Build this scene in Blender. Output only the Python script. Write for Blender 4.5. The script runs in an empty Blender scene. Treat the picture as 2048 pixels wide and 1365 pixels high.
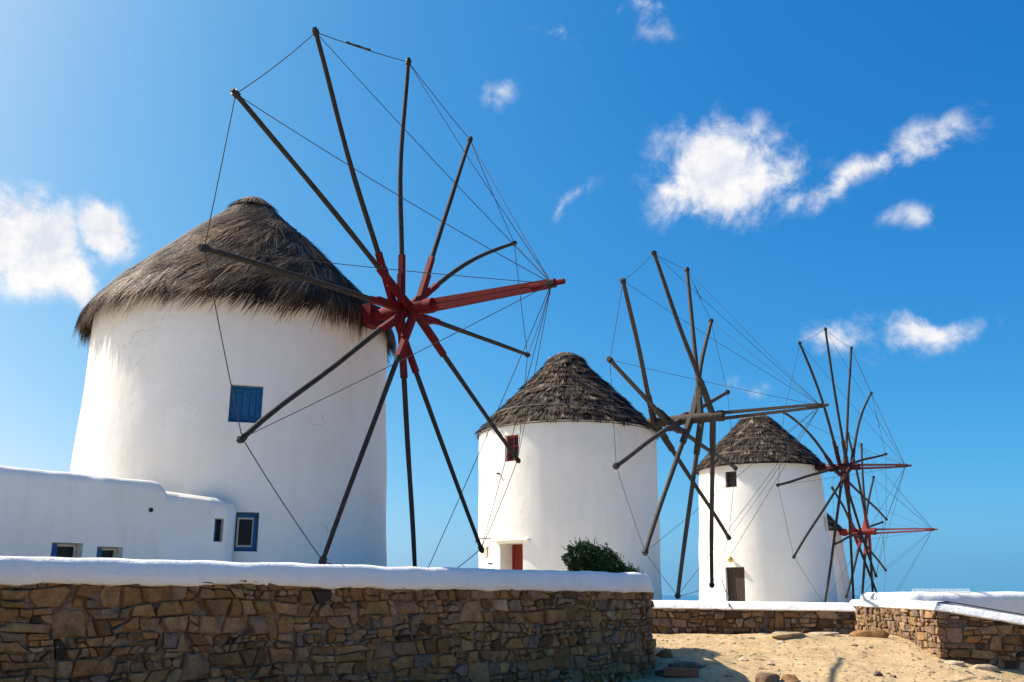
import bpy, bmesh, math, random
import numpy as np
from mathutils import Vector, Matrix, noise
R = math.radians
rng = random.Random(7)
nrg = np.random.default_rng(11)
SC = bpy.context.scene
COL = SC.collection

# ------------------------------------------------------------------ camera
cam = bpy.data.cameras.new('camera')
cam.sensor_width = 36.0
cam.lens = 1900.0 / 2048.0 * 36.0
cam.clip_start = 0.1
cam.clip_end = 60000
camo = bpy.data.objects.new('camera', cam)
COL.objects.link(camo)
camo.location = (0, 0, 0)                       # heights below are measured from the lens
camo.rotation_euler = (R(90 + 14.955), 0, 0)
SC.camera = camo

# ------------------------------------------------------------------ light
SUN_AZ, SUN_EL = R(-72), R(46)                   # azimuth from +Y towards +X
SUN = Vector((math.sin(SUN_AZ) * math.cos(SUN_EL), math.cos(SUN_AZ) * math.cos(SUN_EL), math.sin(SUN_EL)))
sl = bpy.data.lights.new('sun', 'SUN')
sl.energy = 4.7
sl.angle = R(0.5)
sl.color = (1.0, 0.93, 0.82)
so = bpy.data.objects.new('sun', sl)
COL.objects.link(so)
so.rotation_euler = SUN.to_track_quat('Z', 'Y').to_euler()
so.location = SUN * 60
SKY_STRENGTH = 0.08
SC.view_settings.view_transform = 'Standard'
SC.view_settings.look = 'None'
SC.view_settings.gamma = 1.0
SC.view_settings.use_curve_mapping = False
SC.view_settings.exposure = 0.85
SC.cycles.max_bounces = 6
SC.cycles.diffuse_bounces = 3
SC.cycles.glossy_bounces = 2

def build_world():
    w = bpy.data.worlds.new('World')
    SC.world = w
    w.use_nodes = True
    nt = w.node_tree
    nt.nodes.clear()
    N, L = nt.nodes.new, nt.links.new
    out = N('ShaderNodeOutputWorld')
    bg = N('ShaderNodeBackground')
    bg.inputs['Strength'].default_value = SKY_STRENGTH
    sky = N('ShaderNodeTexSky')
    sky.sky_type = 'NISHITA'
    sky.sun_disc = False
    sky.sun_elevation = SUN_EL
    sky.sun_rotation = SUN_AZ
    sky.air_density = 0.5
    sky.dust_density = 2.0
    sky.ozone_density = 6.0
    # one grade for the whole sky: deep clear blue, pale towards the sun and the horizon
    sep = N('ShaderNodeSeparateColor'); com = N('ShaderNodeCombineColor')
    tcs = N('ShaderNodeTexCoord'); sx = N('ShaderNodeSeparateXYZ'); cxx = N('ShaderNodeCombineXYZ')
    L(tcs.outputs['Generated'], sx.inputs[0]); L(sx.outputs[0], cxx.inputs[0]); L(sx.outputs[1], cxx.inputs[1])
    zm = N('ShaderNodeMath'); zm.operation = 'SMOOTH_MAX'; zm.inputs[1].default_value = .03; zm.inputs[2].default_value = .05
    L(sx.outputs[2], zm.inputs[0]); L(zm.outputs[0], cxx.inputs[2])
    nv = N('ShaderNodeVectorMath'); nv.operation = 'NORMALIZE'; L(cxx.outputs[0], nv.inputs[0])
    if 'Vector' in sky.inputs:
        L(nv.outputs[0], sky.inputs['Vector'])
    L(sky.outputs[0], sep.inputs[0])
    for ch, (gam, gain) in enumerate(SKY_GRADE):
        pw = N('ShaderNodeMath'); pw.operation = 'POWER'; pw.inputs[1].default_value = gam
        L(sep.outputs[ch], pw.inputs[0])
        ml = N('ShaderNodeMath'); ml.operation = 'MULTIPLY'; ml.inputs[1].default_value = gain
        L(pw.outputs[0], ml.inputs[0])
        mn = N('ShaderNodeMath'); mn.operation = 'MINIMUM'; mn.inputs[1].default_value = 8.5
        L(ml.outputs[0], mn.inputs[0])
        L(mn.outputs[0], com.inputs[ch])
    tc = N('ShaderNodeTexCoord')
    D = tc.outputs['Generated']
    # soft clouds: (azimuth, elevation, half width, half height, roll, density), degrees
    clouds = [(-28.6, 18.7, 4.9, 3.9, -14, 1.75), (-26.0, 17.1, 2.6, 1.9, -35, 1.4), (-24.4, 19.9, 2.8, 1.9, -45, 1.45),
              (13.3, 24.3, 6.2, 4.2, 6, 1.35), (9.8, 23.9, 2.2, 2.6, 20, .8), (15.6, 26.6, 2.2, 1.7, 40, .6), (17.8, 22.6, 3.2, 1.6, 10, .62),
              (21.5, 23.2, 5.4, 1.5, 15, .86), (25.4, 24.4, 4.8, 1.6, 16, .88), (24.2, 20.4, 2.4, 0.8, 14, .58), (19.3, 21.9, 1.8, .8, 30, .5),
              (24.2, 14.1, 4.2, 1.9, 0, .85), (19.6, 14.2, 4.2, 1.3, 10, .68), (8.8, 34.2, 3.4, 2.4, -20, .58), (-1.0, 30.0, 1.9, 1.5, 10, .46),
              (3.4, 22.9, 3.0, .7, 52, .42), (14.0, 11.2, 1.6, 1.0, 0, .5), (2.8, 32.8, 2.2, 1.0, -20, .42),
              # the rest of the sky, out of the picture
              (-120, 22, 10, 4, -8, 1.0), (165, 28, 9, 4, 0, .9), (70, 22, 8, 3, 12, .9)]
    n0 = N('ShaderNodeTexNoise'); n0.inputs['Scale'].default_value = 14; n0.inputs['Detail'].default_value = 2; n0.inputs['Roughness'].default_value = .55
    L(D, n0.inputs['Vector'])
    wv = N('ShaderNodeVectorMath'); wv.operation = 'MULTIPLY_ADD'
    L(n0.outputs['Color'], wv.inputs[0]); wv.inputs[1].default_value = (.055, .055, .055)
    off = N('ShaderNodeVectorMath'); off.operation = 'SUBTRACT'; L(D, off.inputs[0]); off.inputs[1].default_value = (.0275, .0275, .0275)
    L(off.outputs[0], wv.inputs[2])
    DW = wv.outputs[0]
    acc = None
    for az, el, a, b, rot, den in clouds:
        az, el, a, b, rot = R(az), R(el), R(a), R(b), R(rot)
        c = Vector((math.sin(az) * math.cos(el), math.cos(az) * math.cos(el), math.sin(el)))
        e1 = Vector((math.cos(az), -math.sin(az), 0))
        e2 = e1.cross(c)
        f1 = e1 * math.cos(rot) + e2 * math.sin(rot)
        f2 = -e1 * math.sin(rot) + e2 * math.cos(rot)
        mp = N('ShaderNodeMapping'); mp.vector_type = 'TEXTURE'
        L(DW, mp.inputs['Vector'])
        mp.inputs['Location'].default_value = c
        mp.inputs['Rotation'].default_value = Matrix((f1, f2, f1.cross(f2))).transposed().to_euler()
        mp.inputs['Scale'].default_value = (a, b, max(a, b))
        gr = N('ShaderNodeTexGradient'); gr.gradient_type = 'SPHERICAL'
        L(mp.outputs[0], gr.inputs[0])
        m = N('ShaderNodeMath'); m.operation = 'MULTIPLY'; m.inputs[1].default_value = den
        L(gr.outputs['Fac'], m.inputs[0])
        if acc is None:
            acc = m.outputs[0]
        else:
            mx = N('ShaderNodeMath'); mx.operation = 'MAXIMUM'
            L(acc, mx.inputs[0]); L(m.outputs[0], mx.inputs[1])
            acc = mx.outputs[0]
    n1 = N('ShaderNodeTexNoise'); n1.inputs['Scale'].default_value = 24; n1.inputs['Detail'].default_value = 7
    n1.inputs['Roughness'].default_value = 0.66; n1.inputs['Distortion'].default_value = 0.25
    L(D, n1.inputs['Vector'])
    nn = N('ShaderNodeMath'); nn.operation = 'MULTIPLY_ADD'
    L(n1.outputs['Fac'], nn.inputs[0]); nn.inputs[1].default_value = 2.5; nn.inputs[2].default_value = -1.28
    gate = N('ShaderNodeMapRange'); gate.clamp = True
    gate.inputs['From Min'].default_value = 0.0; gate.inputs['From Max'].default_value = 0.72
    L(acc, gate.inputs['Value'])
    ns = N('ShaderNodeMath'); ns.operation = 'ADD'
    L(acc, ns.inputs[0]); L(nn.outputs[0], ns.inputs[1])
    al = N('ShaderNodeMapRange'); al.clamp = True; al.interpolation_type = 'SMOOTHSTEP'
    al.inputs['From Min'].default_value = 0.07; al.inputs['From Max'].default_value = 0.92
    L(ns.outputs[0], al.inputs['Value'])
    am = N('ShaderNodeMath'); am.operation = 'MULTIPLY'
    L(al.outputs[0], am.inputs[0]); L(gate.outputs[0], am.inputs[1])
    mix = N('ShaderNodeMix'); mix.data_type = 'RGBA'
    L(am.outputs[0], mix.inputs['Factor'])
    L(com.outputs[0], mix.inputs['A'])
    # billows: thinner towards the sun side is brighter
    so_ = N('ShaderNodeVectorMath'); so_.operation = 'ADD'; L(D, so_.inputs[0]); so_.inputs[1].default_value = SUN * .022
    n2 = N('ShaderNodeTexNoise'); n2.inputs['Scale'].default_value = 24; n2.inputs['Detail'].default_value = 4; n2.inputs['Roughness'].default_value = .6
    n2.inputs['Distortion'].default_value = .25
    L(so_.outputs[0], n2.inputs['Vector'])
    df = N('ShaderNodeMath'); df.operation = 'SUBTRACT'; L(n1.outputs['Fac'], df.inputs[0]); L(n2.outputs['Fac'], df.inputs[1])
    sh = N('ShaderNodeMapRange'); sh.clamp = True; sh.inputs['From Min'].default_value = -.16; sh.inputs['From Max'].default_value = .16
    L(df.outputs[0], sh.inputs['Value'])
    cc = N('ShaderNodeMix'); cc.data_type = 'RGBA'
    L(sh.outputs[0], cc.inputs['Factor'])
    k = CLOUD / SKY_STRENGTH
    cc.inputs['A'].default_value = (k * .74, k * .78, k * .87, 1); cc.inputs['B'].default_value = (k * 1.02, k * 1.0, k * .99, 1)
    L(cc.outputs['Result'], mix.inputs['B'])
    L(mix.outputs['Result'], bg.inputs['Color'])
    L(bg.outputs[0], out.inputs['Surface'])
CLOUD = 0.56
SKY_GRADE = ((2.1, .43), (1.0, 1.44), (0.5, 2.92))
build_world()

# ------------------------------------------------------------------ materials
def material(name, rough=0.85, spec=0.3):
    m = bpy.data.materials.new(name)
    m.use_nodes = True
    nt = m.node_tree
    b = nt.nodes['Principled BSDF']
    b.inputs['Roughness'].default_value = rough
    b.inputs['Specular IOR Level'].default_value = spec
    return m, nt, b

def tex_noise(nt, scale, detail=5, rough=0.6, vec=None, dist=0.0):
    n = nt.nodes.new('ShaderNodeTexNoise')
    n.inputs['Scale'].default_value = scale
    n.inputs['Detail'].default_value = detail
    n.inputs['Roughness'].default_value = rough
    n.inputs['Distortion'].default_value = dist
    if vec is not None:
        nt.links.new(vec, n.inputs['Vector'])
    return n

def ramp(nt, fac, stops, mode='LINEAR'):
    r = nt.nodes.new('ShaderNodeValToRGB')
    r.color_ramp.interpolation = mode
    e = r.color_ramp.elements
    while len(e) < len(stops):
        e.new(0.5)
    for k, (p, c) in enumerate(stops):
        e[k].position = p
        e[k].color = (*c, 1) if len(c) == 3 else c
    nt.links.new(fac, r.inputs[0])
    return r

def mixc(nt, fac, a, b, mode='MIX'):
    m = nt.nodes.new('ShaderNodeMix')
    m.data_type = 'RGBA'
    m.blend_type = mode
    for s, v in (('Factor', fac), ('A', a), ('B', b)):
        if isinstance(v, (int, float)):
            m.inputs[s].default_value = v
        elif isinstance(v, tuple):
            m.inputs[s].default_value = (*v, 1)
        else:
            nt.links.new(v, m.inputs[s])
    return m.outputs['Result']

def bump(nt, bsdf, height, strength, distance, prev=None):
    b = nt.nodes.new('ShaderNodeBump')
    b.inputs['Strength'].default_value = strength
    b.inputs['Distance'].default_value = distance
    nt.links.new(height, b.inputs['Height'])
    if prev is not None:
        nt.links.new(prev, b.inputs['Normal'])
    nt.links.new(b.outputs[0], bsdf.inputs['Normal'])
    return b.outputs[0]

def coords(nt, scale=(1, 1, 1), kind='Position'):
    g = nt.nodes.new('ShaderNodeNewGeometry')
    mp = nt.nodes.new('ShaderNodeMapping')
    mp.inputs['Scale'].default_value = scale
    nt.links.new(g.outputs['Position'], mp.inputs['Vector'])
    return mp.outputs[0]

def plaster_mat(name, base, stain=0.5, crack=True, rough_bump=0.32, fine_d=0.008):
    m, nt, b = material(name, 0.92, 0.15)
    p = coords(nt)
    streak = coords(nt, (1.5, 1.5, 0.2))
    s1 = tex_noise(nt, 1.6, 4, 0.68, streak, .6)
    s2 = tex_noise(nt, 0.55, 3, 0.6, p)
    dirty = tuple(c * f for c, f in zip(base, (0.84, 0.79, 0.70)))
    f1 = ramp(nt, s1.outputs['Fac'], [(0.50, (0, 0, 0)), (0.80, (stain * .7,) * 3)])
    c = mixc(nt, f1.outputs[0], base, dirty)
    f2 = ramp(nt, s2.outputs['Fac'], [(0.42, (0, 0, 0)), (0.75, (stain * .8,) * 3)])
    c = mixc(nt, f2.outputs[0], c, tuple(x * y for x, y in zip(base, (0.90, 0.865, 0.80))))
    hgt = tex_noise(nt, 5.0, 5, 0.62, p)
    if crack:
        # peeling flakes and hairline cracks in a few places
        warp = tex_noise(nt, 3.0, 2, 0.6, p)
        vadd = nt.nodes.new('ShaderNodeVectorMath'); vadd.operation = 'MULTIPLY_ADD'
        nt.links.new(warp.outputs['Color'], vadd.inputs[0]); vadd.inputs[1].default_value = (.5, .5, .5)
        nt.links.new(p, vadd.inputs[2])
        v = nt.nodes.new('ShaderNodeTexVoronoi'); v.feature = 'DISTANCE_TO_EDGE'
        v.inputs['Scale'].default_value = 1.3
        nt.links.new(vadd.outputs[0], v.inputs['Vector'])
        line = ramp(nt, v.outputs['Distance'], [(0.0, (1, 1, 1)), (0.012, (0, 0, 0))])
        where = tex_noise(nt, 0.9, 2, 0.5, p)
        wr = ramp(nt, where.outputs['Fac'], [(0.63, (0, 0, 0)), (0.70, (.7, .7, .7))])
        fl = tex_noise(nt, 7.0, 3, 0.7, p)
        flr = ramp(nt, fl.outputs['Fac'], [(0.70, (0, 0, 0)), (0.72, (1, 1, 1))])
        k1 = mixc(nt, 1.0, line.outputs[0], wr.outputs[0], 'MULTIPLY')
        k2 = mixc(nt, 1.0, flr.outputs[0], wr.outputs[0], 'MULTIPLY')
        c = mixc(nt, k1, c, tuple(x * .45 for x in base))
        c = mixc(nt, k2, c, tuple(x * y for x, y in zip(base, (.72, .64, .52))))
    nt.links.new(c, b.inputs['Base Color'])
    n0 = bump(nt, b, s2.outputs['Fac'], 0.3, 0.12)
    n1 = bump(nt, b, hgt.outputs['Fac'], rough_bump, 0.035, n0)
    fine = tex_noise(nt, 38, 2, 0.6, p)
    bump(nt, b, fine.outputs['Fac'], 0.45, fine_d, n1)
    return m

def wood_mat(name, dark, light, rough=0.8):
    m, nt, b = material(name, rough, 0.25)
    g = nt.nodes.new('ShaderNodeTexCoord')
    p = coords(nt)
    n = tex_noise(nt, 9, 6, 0.65, p)
    n2 = tex_noise(nt, 60, 3, 0.6, p)
    r = ramp(nt, n.outputs['Fac'], [(0.3, dark), (0.72, light)])
    c = mixc(nt, 0.35, r.outputs[0], ramp(nt, n2.outputs['Fac'], [(0.35, dark), (0.7, light)]).outputs[0])
    nt.links.new(c, b.inputs['Base Color'])
    bump(nt, b, n2.outputs['Fac'], 0.4, 0.01)
    return m

def attr_mat(name, stops, rough=0.8, attr='tint', spec=0.2, noise_scale=0, bump_amt=0.0):
    m, nt, b = material(name, rough, spec)
    a = nt.nodes.new('ShaderNodeAttribute'); a.attribute_name = attr
    r = ramp(nt, a.outputs['Fac'], stops)
    c = r.outputs[0]
    if noise_scale:
        p = coords(nt)
        n = tex_noise(nt, noise_scale, 7, 0.65, p)
        n2 = tex_noise(nt, noise_scale * 4.5, 5, 0.7, p)
        sh = ramp(nt, n.outputs['Fac'], [(0.28, (.55, .52, .5)), (0.72, (1.35, 1.3, 1.25))])
        c = mixc(nt, 1.0, c, sh.outputs[0], 'MULTIPLY')
        sh2 = ramp(nt, n2.outputs['Fac'], [(0.3, (.72, .7, .68)), (0.7, (1.25, 1.24, 1.22))])
        c = mixc(nt, 1.0, c, sh2.outputs[0], 'MULTIPLY')
        sp = tex_noise(nt, 26, 2, 0.5, p)
        spr = ramp(nt, sp.outputs['Fac'], [(0.735, (0, 0, 0)), (0.76, (.7, .7, .7))])
        c = mixc(nt, spr.outputs[0], c, (.5, .47, .42))
        n0 = bump(nt, b, n.outputs['Fac'], 0.6, bump_amt * 2.5)
        bump(nt, b, n2.outputs['Fac'], 0.7, bump_amt, n0)
    nt.links.new(c, b.inputs['Base Color'])
    return m

def plain_mat(name, col, rough=0.6, metal=0.0, var=0.18, scale=12, spec=0.3):
    m, nt, b = material(name, rough, spec)
    b.inputs['Metallic'].default_value = metal
    n = tex_noise(nt, scale, 6, 0.65, coords(nt))
    r = ramp(nt, n.outputs['Fac'], [(0.3, tuple(c * (1 - var) for c in col)), (0.7, tuple(min(1, c * (1 + var)) for c in col))])
    nt.links.new(r.outputs[0], b.inputs['Base Color'])
    bump(nt, b, n.outputs['Fac'], 0.25, 0.01)
    return m

M = {}
M['plaster'] = plaster_mat('white_limewash', (0.81, 0.765, 0.695), .7)
M['coping'] = plaster_mat('white_coping', (0.83, 0.805, 0.765), 0.7, False, .9, .022)
M['house'] = plaster_mat('house_limewash', (0.80, 0.76, 0.70), 1.0, True, 0.5)
M['reveal'] = plaster_mat('reveal_limewash', (0.74, 0.71, 0.65), 0.4, False)
M['straw_wild'] = attr_mat('wild_straw', [(0.0, (.008, .0045, .0025)), (0.4, (.042, .022, .011)), (0.75, (.115, .064, .033)), (1.0, (.38, .25, .14))], 0.65)
M['straw_tuft'] = attr_mat('tufted_straw', [(0.0, (.014, .010, .008)), (0.4, (.056, .038, .026)), (0.75, (.135, .094, .063)), (1.0, (.36, .28, .20))], 0.7)
M['straw_core'] = plain_mat('straw_core', (.02, .015, .011), 0.95, 0, .4, 9)
M['pole'] = wood_mat('weathered_pole', (.016, .013, .011), (.055, .044, .035))
M['pole_grey'] = wood_mat('grey_beam', (.028, .022, .017), (.095, .074, .056))
M['red'] = wood_mat('red_paint', (.085, .002, .003), (.17, .005, .006), 0.8)
M['darkred'] = wood_mat('dark_red_paint', (.030, .005, .005), (.075, .011, .010), 0.6)
M['brightred'] = wood_mat('faded_red_paint', (.16, .016, .010), (.26, .032, .020), 0.6)
M['rope'] = plain_mat('tarred_rope', (.05, .045, .04), 0.9)
M['band'] = plain_mat('pale_rope', (.36, .32, .27), 0.9)
M['iron'] = plain_mat('dark_iron', (.035, .032, .03), 0.6, .5)
M['blue'] = wood_mat('blue_paint', (.004, .068, .19), (.012, .115, .29), 0.5)
M['glass'] = plain_mat('dark_glass', (.010, .010, .011), 0.35, 0, .2, 3, 0.2)
M['whitewood'] = wood_mat('chipped_white_wood', (.42, .38, .31), (.66, .62, .55))
M['brown'] = wood_mat('brown_door', (.028, .018, .012), (.07, .045, .03), 0.6)
M['beige'] = plain_mat('beige_board', (.52, .46, .34), 0.8)
M['paper'] = plain_mat('paper', (.72, .70, .66), 0.9, 0, .05)
M['ink'] = plain_mat('ink', (.10, .09, .09), 0.9, 0, .05)
M['brass'] = plain_mat('brass', (.55, .37, .09), 0.3, .9, .1)
M['mortar'] = plain_mat('mortar', (.16, .115, .08), 0.95, 0, .9, 7)
stone_stops = [(0.0, (.046, .033, .025)), (0.14, (.155, .088, .040)), (0.34, (.29, .162, .064)), (0.50, (.21, .14, .088)), (0.66, (.32, .20, .095)), (0.80, (.15, .118, .094)), (0.91, (.235, .150, .112)), (1.0, (.42, .30, .18))]
M['stone'] = attr_mat('rubble_stone', stone_stops, 0.9, 'tint', 0.2, 6.0, 0.02)
M['palestone'] = attr_mat('pale_rubble_stone', [(0, (.26, .19, .115)), (.5, (.42, .32, .20)), (1, (.52, .43, .31))], 0.9, 'tint', 0.2, 6.0, 0.014)
M['leaf'] = attr_mat('shrub_leaf', [(0, (.008, .022, .006)), (.5, (.02, .055, .012)), (1, (.055, .11, .028))], 0.55, 'tint', 0.35)
M['bark'] = plain_mat('shrub_bark', (.09, .065, .045), 0.9)
M['brick'] = plain_mat('red_brick', (.36, .12, .06), 0.9, 0, .3, 20)
M['cable'] = plain_mat('black_cable', (.02, .02, .02), 0.6)
M['steel'] = plain_mat('steel_spike', (.45, .44, .42), 0.4, .8)

# ------------------------------------------------------------------ mesh helpers
ORG = {}
def link(o, parent=None):
    COL.objects.link(o)
    if parent is not None:
        o.parent = parent
    return o
def tag(o, label=None, cat=None, group=None, kind=None):
    for k, v in (('label', label), ('category', cat), ('group', group), ('kind', kind)):
        if v:
            o[k] = v
    return o
def empty(name, loc, label, cat, group=None):
    o = bpy.data.objects.new(name, None)
    o.location = loc
    o.empty_display_size = 0.3
    link(o)
    ORG[o] = Vector(loc)
    return tag(o, label, cat, group)

class MB:
    """collects shapes given in world coordinates, builds one mesh object"""
    def __init__(s):
        s.v, s.f, s.t = [], [], []
    def add(s, vs, fs, tint=None):
        b = len(s.v)
        s.v += [tuple(p) for p in vs]
        s.f += [tuple(i + b for i in f) for f in fs]
        if tint is not None:
            s.t += [tint] * len(vs)
        return s
    def box(s, c, ax, ay, az, hx, hy, hz):
        c, ax, ay, az = Vector(c), Vector(ax), Vector(ay), Vector(az)
        vs = [c + ax * hx * i + ay * hy * j + az * hz * k for i in (-1, 1) for j in (-1, 1) for k in (-1, 1)]
        fs = [(0, 1, 3, 2), (4, 6, 7, 5), (0, 4, 5, 1), (2, 3, 7, 6), (0, 2, 6, 4), (1, 5, 7, 3)]
        if ax.cross(ay).dot(az) < 0:
            fs = [tuple(reversed(f)) for f in fs]
        return s.add(vs, fs)
    def tube(s, pts, radii, n=8, squash=1.0, caps=True):
        pts = [Vector(p) for p in pts]
        if not hasattr(radii, '__len__'):
            radii = [radii] * len(pts)
        t0 = (pts[1] - pts[0]).normalized()
        ref = Vector((0, 0, 1)) if abs(t0.z) < 0.9 else Vector((1, 0, 0))
        x = t0.cross(ref).normalized()
        vs, fs = [], []
        for k, p in enumerate(pts):
            t = (pts[min(k + 1, len(pts) - 1)] - pts[max(k - 1, 0)]).normalized()
            x = (x - t * x.dot(t)).normalized()
            y = t.cross(x)
            for q in range(n):
                a = 2 * math.pi * (q + .5) / n
                vs.append(p + (x * math.cos(a) + y * math.sin(a) * squash) * radii[k])
        for k in range(len(pts) - 1):
            for q in range(n):
                a, b = k * n + q, k * n + (q + 1) % n
                fs.append((a, b, b + n, a + n))
        if caps:
            fs.append(tuple(range(n - 1, -1, -1)))
            fs.append(tuple((len(pts) - 1) * n + q for q in range(n)))
        return s.add(vs, fs)
    def build(s, name, mat, parent=None, smooth=False, origin=None, sharp=None):
        me = bpy.data.meshes.new(name)
        o = bpy.data.objects.new(name, me)
        if parent is not None:
            off = ORG[parent]
        else:
            off = Vector(origin) if origin is not None else Vector((0, 0, 0))
            o.location = off
        ORG[o] = off
        me.from_pydata([(x - off.x, y - off.y, z - off.z) for x, y, z in s.v], [], s.f)
        if s.t:
            a = me.attributes.new('tint', 'FLOAT', 'POINT')
            a.data.foreach_set('value', s.t)
        me.materials.append(mat)
        me.polygons.foreach_set('use_smooth', [smooth] * len(me.polygons))
        if smooth and sharp:
            me.set_sharp_from_angle(angle=R(sharp))
        me.update()
        link(o, parent)
        return o

def np_mesh(name, V, F, mat, parent=None, tint=None, origin=(0, 0, 0), smooth=False):
    off = np.array(ORG[parent] if parent is not None else origin, float)
    me = bpy.data.meshes.new(name)
    V = np.asarray(V, np.float32) - off.astype(np.float32)
    F = np.asarray(F, np.int32)
    me.vertices.add(len(V)); me.vertices.foreach_set('co', V.ravel())
    k = F.shape[1]
    me.loops.add(F.size); me.loops.foreach_set('vertex_index', F.ravel())
    me.polygons.add(len(F))
    me.polygons.foreach_set('loop_start', np.arange(0, F.size, k, dtype=np.int32))
    me.polygons.foreach_set('use_smooth', np.full(len(F), smooth))
    if tint is not None:
        a = me.attributes.new('tint', 'FLOAT', 'POINT'); a.data.foreach_set('value', np.asarray(tint, np.float32))
    me.materials.append(mat)
    me.update(calc_edges=True)
    o = bpy.data.objects.new(name, me)
    if parent is None:
        o.location = origin
    ORG[o] = Vector(off)
    link(o, parent)
    return o

def cut(o, boxes):
    """subtract boxes (mesh builders) from a closed mesh object, return it with the evaluated mesh"""
    if not boxes:
        return o
    mb = MB()
    for b in boxes:
        mb.add(b.v, b.f)
    c = mb.build('cutter', M['plaster'])
    md = o.modifiers.new('cut', 'BOOLEAN')
    md.operation = 'DIFFERENCE'; md.object = c; md.solver = 'EXACT'
    bpy.context.view_layer.update()
    dg = bpy.context.evaluated_depsgraph_get()
    me = bpy.data.meshes.new_from_object(o.evaluated_get(dg))
    o.modifiers.clear()
    old = o.data; o.data = me; bpy.data.meshes.remove(old)
    cm = c.data; bpy.data.objects.remove(c); bpy.data.meshes.remove(cm)
    me.polygons.foreach_set('use_smooth', [True] * len(me.polygons))
    me.set_sharp_from_angle(angle=R(35))
    return o

def nz(x, y, z, s=1.0):
    return noise.noise(Vector((x * s, y * s, z * s)))

# ------------------------------------------------------------------ ground, sea, far hill
W1A, W1B = Vector((-9.6, 7.35)), Vector((2.45, 20.2))        # line of the near wall
W1D = (W1B - W1A).normalized()
W1N = Vector((W1D.y, -W1D.x))                                # towards the camera side
def sm(t):
    t = min(1, max(0, t)); return t * t * (3 - 2 * t)
def gz(x, y, fine=True):
    z = -1.72 + 0.74 * sm((y - 19.2) / 6.8)
    if x > 9.3:
        z -= 0.13 * min(x - 9.3, 8)
    p = Vector((x, y)) - W1A
    d = -p.dot(W1N)
    if d > 0.1 and p.dot(W1D) < (W1B - W1A).length - 0.15 and x < 3.2:
        z = max(z, z + (-0.32 - z) * sm((d - 0.1) / 0.25))
    if y > 26.2:
        t = sm((y - 26.2) / 1.2)
        zb = z + (-1.0 - z) * sm((y - 30) / 6)
        za = z * (1 - t) + (-0.42) * t
        k = sm((x - 8.75) / .4) if y < 34 else sm((x - 8.75) / .4) * (1 - sm((y - 34) / 5))
        z = za * (1 - k) + zb * k
    if y > 42:
        z -= 0.45 * sm((y - 42) / 8)
    if y > 75:
        z -= 16 * sm((y - 75) / 80)
    if abs(x) > 40:
        z -= 18 * sm((abs(x) - 40) / 60)
    if fine and 0 < y < 40:
        z += 0.05 * nz(x, y, 3.1, .8) + 0.03 * nz(x, y, 9.1, 2.3) + 0.02 * nz(x, y, 1.7, 6)
        z += 0.16 * math.exp(-((x - 7.2) ** 2 / .5 + (y - 24.6) ** 2 / .25))
        z += 0.12 * math.exp(-((x - 10.1) ** 2 / 1.2 + (y - 19.6) ** 2 / .5))
    return z
def ground():
    xs = np.concatenate([np.arange(-120, -10, 5.), np.arange(-10, 2, .35), np.arange(2, 13.5, .09), np.arange(13.5, 20, .4), np.arange(20, 140, 5.)])
    ys = np.concatenate([np.arange(-60, 6, 4.), np.arange(6, 15.5, .35), np.arange(15.5, 27.6, .09), np.arange(27.6, 40, .4), np.arange(40, 180, 4.)])
    V = [(x, y, gz(x, y)) for y in ys for x in xs]
    def pale_bounce(x, y):  # unseen ground behind the walls, turned pale to bounce light onto the mills
        p = Vector((x, y)) - W1A
        behind = -p.dot(W1N) > .2 and p.dot(W1D) < (W1B - W1A).length - .2 and x < 3.2
        return 1.0 if (behind and y < 45) or (26.6 < y < 62 and x < (8.9 if y < 31 else 40)) and x > -25 else 0.0
    pv = [pale_bounce(x, y) for y in ys for x in xs]
    nx, ny = len(xs), len(ys)
    i = np.arange(nx * ny).reshape(ny, nx)
    F = np.stack([i[:-1, :-1], i[:-1, 1:], i[1:, 1:], i[1:, :-1]], -1).reshape(-1, 4)
    m, nt, b = material('sandy_ground', 0.95, 0.15)
    p = coords(nt)
    n1 = tex_noise(nt, 0.9, 7, 0.62, p); n2 = tex_noise(nt, 7, 8, 0.7, p); n3 = tex_noise(nt, 55, 4, 0.6, p)
    c = ramp(nt, n1.outputs['Fac'], [(.3, (.43, .29, .15)), (.55, (.53, .375, .20)), (.75, (.60, .45, .265))]).outputs[0]
    c = mixc(nt, 1.0, c, ramp(nt, n2.outputs['Fac'], [(.3, (.70, .66, .60)), (.5, (1, 1, 1)), (.72, (1.16, 1.16, 1.18))]).outputs[0], 'MULTIPLY')
    c = mixc(nt, 1.0, c, ramp(nt, n3.outputs['Fac'], [(.28, (.6, .57, .52)), (.42, (1, 1, 1))]).outputs[0], 'MULTIPLY')
    at = nt.nodes.new('ShaderNodeAttribute'); at.attribute_name = 'tint'
    c = mixc(nt, at.outputs['Fac'], c, ramp(nt, n2.outputs['Fac'], [(.3, (.56, .50, .41)), (.7, (.70, .65, .56))]).outputs[0])
    nt.links.new(c, b.inputs['Base Color'])
    b0 = bump(nt, b, n2.outputs['Fac'], .7, .08)
    bump(nt, b, n3.outputs['Fac'], .6, .02, b0)
    o = np_mesh('ground', V, F, m, smooth=True, tint=pv)
    tag(o, 'sunlit sandy ground with small stones', kind='structure')
ground()
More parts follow.
